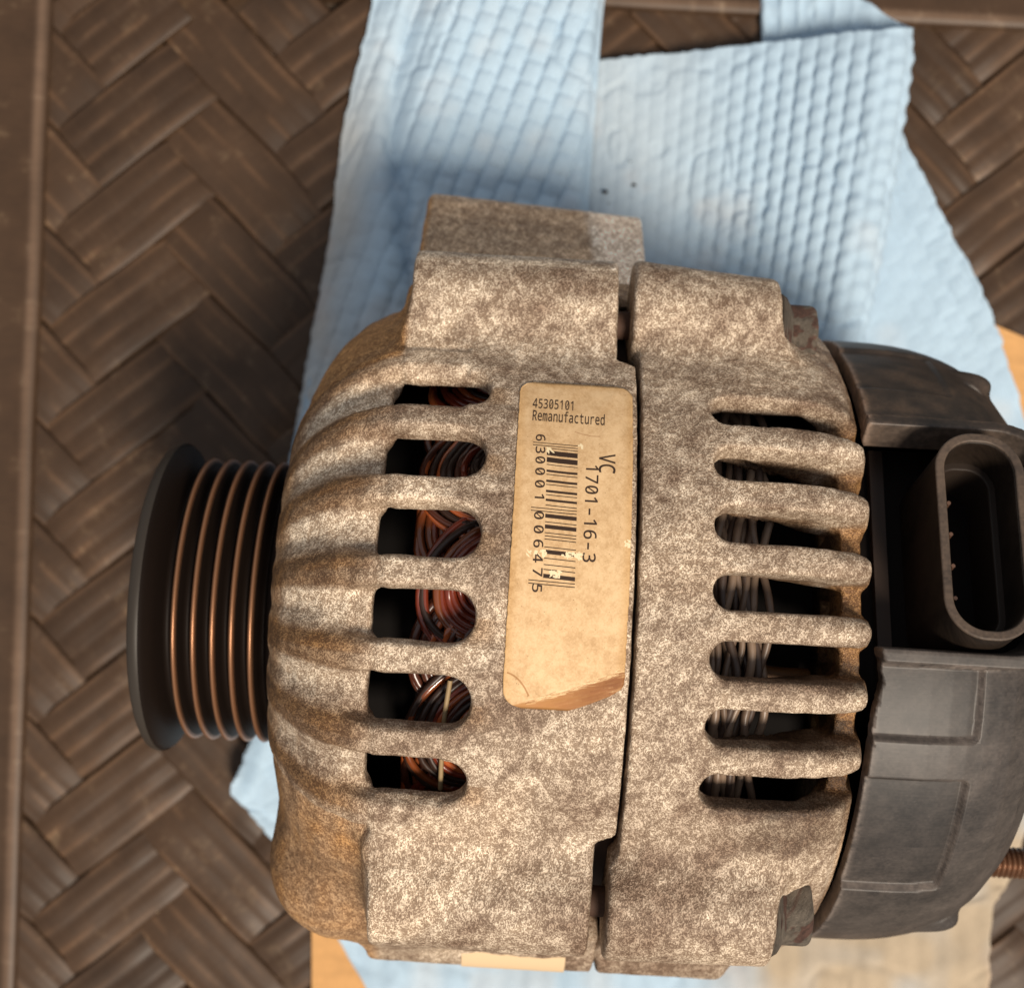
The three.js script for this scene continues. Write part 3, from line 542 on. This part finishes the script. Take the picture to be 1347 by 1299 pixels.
// --- through bolts, one per boss ---
const steel = std([1, 1, 1], .75, { metalness: .1, bumpMap: castBump, bumpScale: .0003, map: dataTex(512, 512, (x, y, o) => { const a = fb(x * 40, y * 40), b = sst(.47, .6, fb(x * 11 + 9, y * 11)), k = .45 + 1.1 * a; o[0] = lerp(.17, .12, b) * k; o[1] = lerp(.138, .06, b) * k; o[2] = lerp(.105, .042, b) * k; }) });
const rusty = std([.06, .028, .016], .8);
BOLT.forEach(([by, bz], i) => {
  const bolt = new THREE.Group(); bolt.name = 'through_bolt'; alt.add(bolt); const u0 = i ? 45.2 : 44.2;
  bolt.position.set(u0 * MM, (H + by) * MM, bz * MM); bolt.rotation.x = .35 + i; bolt.scale.setScalar(.98);
  const fl = [[0, 0], [7.3, 0], [7.5, .6], [7.0, 1.4], [5.4, 2.4], [4.9, 3.2], [0, 3.3]].map(([r, y]) => new THREE.Vector2(r, y));
  mesh('bolt_flange', mm(new THREE.LatheGeometry(fl, 40).rotateZ(-Math.PI / 2)), steel, bolt);
  const s = new THREE.Shape(); for (let k = 0; k <= 72; k++) { const a = k * Math.PI / 36, q = Math.abs(((a + Math.PI / 6) % (Math.PI / 3)) - Math.PI / 6), R = Math.min(4.3 / Math.cos(Math.PI / 6 - q), 4.62); k ? s.lineTo(R * Math.cos(a), R * Math.sin(a)) : s.moveTo(R, 0); }
  const hg = new THREE.ExtrudeGeometry(s, { depth: 3.6, bevelEnabled: true, bevelSize: 1.0, bevelThickness: 1.3, bevelSegments: 4 }).rotateY(Math.PI / 2).translate(2.2, 0, 0), hp = hg.attributes.position, hu = hg.attributes.uv; for (let k = 0; k < hp.count; k++) hu.setXY(k, (hp.getX(k) + hp.getY(k) * .6) / 22 + i * .4, (hp.getZ(k) + hp.getY(k) * .4) / 22);
  mesh('bolt_head', mm(toCreasedNormals(hg, .6)), steel, bolt);
  mesh('bolt_shank', mm(new THREE.CylinderGeometry(2.6, 2.6, 40, 20).rotateZ(Math.PI / 2).translate(-20, 0, 0)), rusty, bolt);
});

// --- pulley ---
{
  const pulley = new THREE.Group(); pulley.name = 'pulley'; pulley.position.set(0, H * MM, 0); alt.add(pulley);
  const dark = std([.009, .0055, .004], .55, { specularIntensity: .25 }), worn = std([.33, .16, .082], .36, { metalness: .65 }), rim = std([.034, .027, .021], .5, { specularIntensity: .6 });
  const lathe = (pts, m, n) => mesh(n, mm(new THREE.LatheGeometry(pts.map(([u, r]) => new THREE.Vector2(r, u)), 160).rotateZ(-Math.PI / 2)), m, pulley);
  lathe([[-70, 0], [-70, 26], [-69.6, 29.8], [-69, 30.7], [-68, 31], [-67.4, 30.8]], rim, 'flange');
  const rid = [-61.7, -58.1, -54.6, -51.1, -47.6], prof = [[-67.5, 30.7], [-66.6, 30.2], [-65.8, 28.6], [-65.05, 27.5], [-64.4, 25], [-63.9, 24.3]];
  for (const u of rid) prof.push([u - 1.55, 24.2], [u - .95, 25], [u - .42, 27.7], [u + .42, 27.7], [u + .95, 25], [u + 1.55, 24.2]);
  prof.push([-45.6, 24.3], [-44.6, 28], [-43.6, 29], [-42.6, 29], [-42.4, 12], [-42.4, 0]);
  lathe(prof, dark, 'grooved_drum');
  for (const u of rid) lathe([[u - .72, 26.7], [u - .42, 27.9], [u - .1, 28.15], [u + .25, 28.05], [u + .5, 27.4]], worn, 'groove_ridge');
}

// --- rear cover of black plastic, connector, stud ---
const coverEnv = profile([[58.4, 0], [58.4, 58.8], [64, 58.8], [67.5, 58.72], [71, 58.45], [74, 58.0], [77, 57.3], [79.6, 56.5], [82, 55.5], [86, 52.6], [89.6, 48.6], [92.6, 43], [94.6, 34], [95.2, 0]], 48, 112, 0, 76);
const coverCav = profile([[50, 0], [50, 54.6], [69, 54.6], [75, 53.8], [79.6, 51.8], [83.4, 48.8], [86.8, 45], [90.4, 42], [92.2, 34], [92.8, 0]], 44, 112, 0, 76);
const rbox = (x, y, hx, hy, r) => { const a = Math.abs(x) - hx + r, b = Math.abs(y) - hy + r; return Math.min(Math.max(a, b), 0) + Math.hypot(Math.max(a, 0), Math.max(b, 0)) - r; };
function sdCover(u, y, z) {
  const r = Math.hypot(y, z), ph = Math.atan2(z, y) / RAD;
  let dep = 0;
  if (u < 84 && ph > -4) dep += 1.5 * sst(.5, -.5, rbox(u - 60, (ph - 4.9) * 1.03, 15.6, 6.2, .8)) + 1.9 * sst(.5, -.5, rbox(u - 60, (ph - 30) * 1.03, 15, 12.4, .8));
  if (ph < -46) dep += .8 * sst(.7, -.7, rbox(u - 66, (ph + 62) * 1.03, 9, 9, 1));
  let d = coverEnv(u, r + dep * .85);
  const cut = rbox(u - 66, (ph + 23) * RAD * 58.5, 21.6, 19.9, 8);
  const tab = (a, uu, rad) => { const p = [uu, rad * Math.cos(a * RAD), rad * Math.sin(a * RAD)]; return Math.hypot((u - p[0]) * .5, y - p[1], z - p[2]) - 2.5; };
  if (u > 70) d = smin(smin(d, tab(64, 80.5, 54.6), 1.5), tab(-66, 81.5, 54.2), 1.5);
  d = smax(d, -coverCav(u, r), .6);
  const wall = Math.max(Math.abs(cut - 1.1) - 1.3, r - 59.4, 53.5 - r, 58.6 - u); d = smin(d, wall, .8);
  d = smax(d, -Math.max(cut, 30 - r), .5);
  if (u > 78) for (const [a, uu] of [[60, 81], [-62, 82]]) { const h = Math.hypot((u - uu) * .45, (ph - a) * RAD * 55) - .9; d = smax(d, -Math.max(h, 48 - r), .4); }
  d = smax(d, 58.3 - .6 * sst(12, 20, ph) + .35 * (n2(ph * .9, 3) + n2(ph * 2.7, 8) - 1) + 1.2 * sst(-4, 8, -Math.abs(ph - 2) + 6) - u - (ph < -46 ? 2.4 : 0), .4);
  return d;
}
const plasticTex = dataTex(1024, 1024, (x, y, o) => {
  const a = fb(x * 7, y * 7), b = fb(x * 26 + 4, y * 26), s = n2(x * 300, y * 300), k = .65 + .6 * a, dust = clamp(.30 + .9 * (a * .5 + b * .5 - .5) + .35 * sst(.88, .98, s) + .3 * (n2(x * 160, y * 160) - .5) + .16 * (n2(x * 30, y * 420) - .5), 0, 1);
  o[0] = lerp(.042 * k, .21, dust * .62); o[1] = lerp(.033 * k, .165, dust * .62); o[2] = lerp(.027 * k, .13, dust * .62);
});
plasticTex.wrapS = plasticTex.wrapT = THREE.RepeatWrapping;
const plastic = std([1, 1, 1], .52, { vertexColors: true, map: plasticTex, bumpMap: plasticTex, bumpScale: .00012 });
function coverCol(u, r, ph, nu, nr, nt, col, o, x, y, z) {                 // dust along the edges, plus recess bevel highlights painted into the colour
  const n = n3(x * .5, y * .5, z * .5), fine = n3(x * 1.6, y * 1.6, z * 1.6), line = (d, w) => Math.exp(-((d / w) ** 2)), cut = rbox(u - 66, (ph + 23) * RAD * 58.5, 21.6, 19.9, 8);
  const r1 = rbox(u - 60, (ph - 4.9) * 1.03, 15.6, 6.2, .8), r2 = rbox(u - 60, (ph - 30) * 1.03, 15, 12.4, .8);
  let k = .31 + .45 * (n - .5) + 1.5 * line(u - 58.5, .7) * sst(.3, .6, fine + .15) + .9 * line(cut - 2.6, .5) * sst(55, 58, r) * sst(.35, .6, fine + .1) + .7 * line(cut, .5) * fine;
  if (u > 59.5 && ph > -4) k += lerp(.7 * line(r1, .45) * sst(8, 10, ph) + .8 * line(r2, .45) * sst(38, 40, ph), 1.6 * line(r1, .4) + 1.4 * line(r2, .4), sst(66, 73, u)) * (.5 + fine) + .22 * sst(0, 1.2, Math.min(r1, r2));
  if (ph > -4) k += .14 + .35 * sst(.5, .7, n3(x * .16 + 3, y * .16, z * .16)) * fine; const br = sst(-38, -46, ph) * (.5 + n); k *= 1 + .55 * br; col[o] = k * lerp(.96, 1.18, br); col[o + 1] = k * .985; col[o + 2] = k * lerp(1.05, .84, br);
}
const cover = mesh('rear_cover', meshField(sdCover, [55, 99, -62, 62, -62, 62], .5, 70, coverCol), plastic, alt);
{
  const sock = std([.26, .22, .19], .5, { map: plasticTex, specularIntensity: .5 }), dk = std([.007, .0045, .0035], .65, { specularIntensity: .3 }), seal = std([.03, .021, .016], .5, { specularIntensity: .5 }), con = new THREE.Group(); con.name = 'connector'; alt.add(con);
  const A = -21.8 * RAD, UC = 74.9;                                       // radial direction of the socket
  con.position.set(UC * MM, H * MM, 0); con.rotation.x = A;               // local y is the radial direction, local z runs round the body
  const oblong = (hx, hz, r) => { const s = new THREE.Shape(); s.moveTo(-hx + r, -hz); s.lineTo(hx - r, -hz); s.absarc(hx - r, -hz + r, r, -Math.PI / 2, 0); s.lineTo(hx, hz - r); s.absarc(hx - r, hz - r, r, 0, Math.PI / 2); s.lineTo(-hx + r, hz); s.absarc(-hx + r, hz - r, r, Math.PI / 2, Math.PI); s.lineTo(-hx, -hz + r); s.absarc(-hx + r, -hz + r, r, Math.PI, 1.5 * Math.PI); return s; };
  const tube = (hx, hz, r, t, y0, y1, bev = .5) => { const s = oblong(hx - bev, hz - bev, r - bev); s.holes.push(oblong(hx - t + bev, hz - t + bev, Math.max(.5, r - t + bev))); return mm(new THREE.ExtrudeGeometry(s, { depth: y1 - y0 - 2 * bev, bevelEnabled: true, bevelSize: bev, bevelThickness: bev, bevelSegments: 3, curveSegments: 20 }).rotateX(-Math.PI / 2).translate(0, y0 + bev, 0)); };
  const uvfix = (g) => { const p = g.attributes.position, uv = g.attributes.uv; for (let i = 0; i < p.count; i++) uv.setXY(i, (p.getX(i) + p.getY(i) * .7) / .07, (p.getZ(i) + p.getY(i) * .4) / .07); return g; };
  mesh('socket_wall', uvfix(tube(7.2, 17.6, 6.6, 1.6, 34, 60.6)), sock, con);
  mesh('socket_rim', uvfix(tube(7.3, 17.7, 6.7, 1.5, 60.1, 60.85, .3)), std([1.1, .95, .82], .5, { map: plasticTex }), con);
  mesh('socket_ledge', tube(5.9, 16.3, 5.2, 1.5, 36, 52, .3), seal, con);
  mesh('socket_floor', mm(new THREE.BoxGeometry(11, 2, 32).translate(0, 40, 0)), dk, con);
  for (let k = 0; k < 4; k++) mesh('terminal_pin', mm(new THREE.CylinderGeometry(.35, .7, 12, 10).translate(-2.6, 46.5, -8.4 + k * 5.6)), std([.22, .12, .08], .4, { metalness: .6 }), con);
  const reg = mesh('regulator_body', mm(new THREE.BoxGeometry(34, 20, 46).translate(0, 30, 0)), dk, con); reg.position.x = -.0005;
  mesh('regulator_rib', mm(new THREE.BoxGeometry(2.4, 3, 44).translate(-11.6, 40.5, 0)), std([.035, .02, .013], .6), con);
}
{
  const g = [], st = new THREE.Group(); st.name = 'terminal_stud'; st.position.set(94 * MM, (H + 10) * MM, 41.6 * MM); alt.add(st);
  const m = std([.20, .10, .055], .4, { metalness: .5 }), pts = [[0, 0]];
  for (let k = 0; k < 24; k++) pts.push([2.35, k + .05], [2.4, k + .2], [3.0, k + .5], [3.0, k + .6], [2.4, k + .9]); pts.push([2.4, 24], [0, 24.4]);
  mesh('stud_thread', mm(new THREE.LatheGeometry(pts.map(([r, y]) => new THREE.Vector2(r, y)), 40).rotateZ(-Math.PI / 2)), m, st);
}
renderer.render(scene, camera);
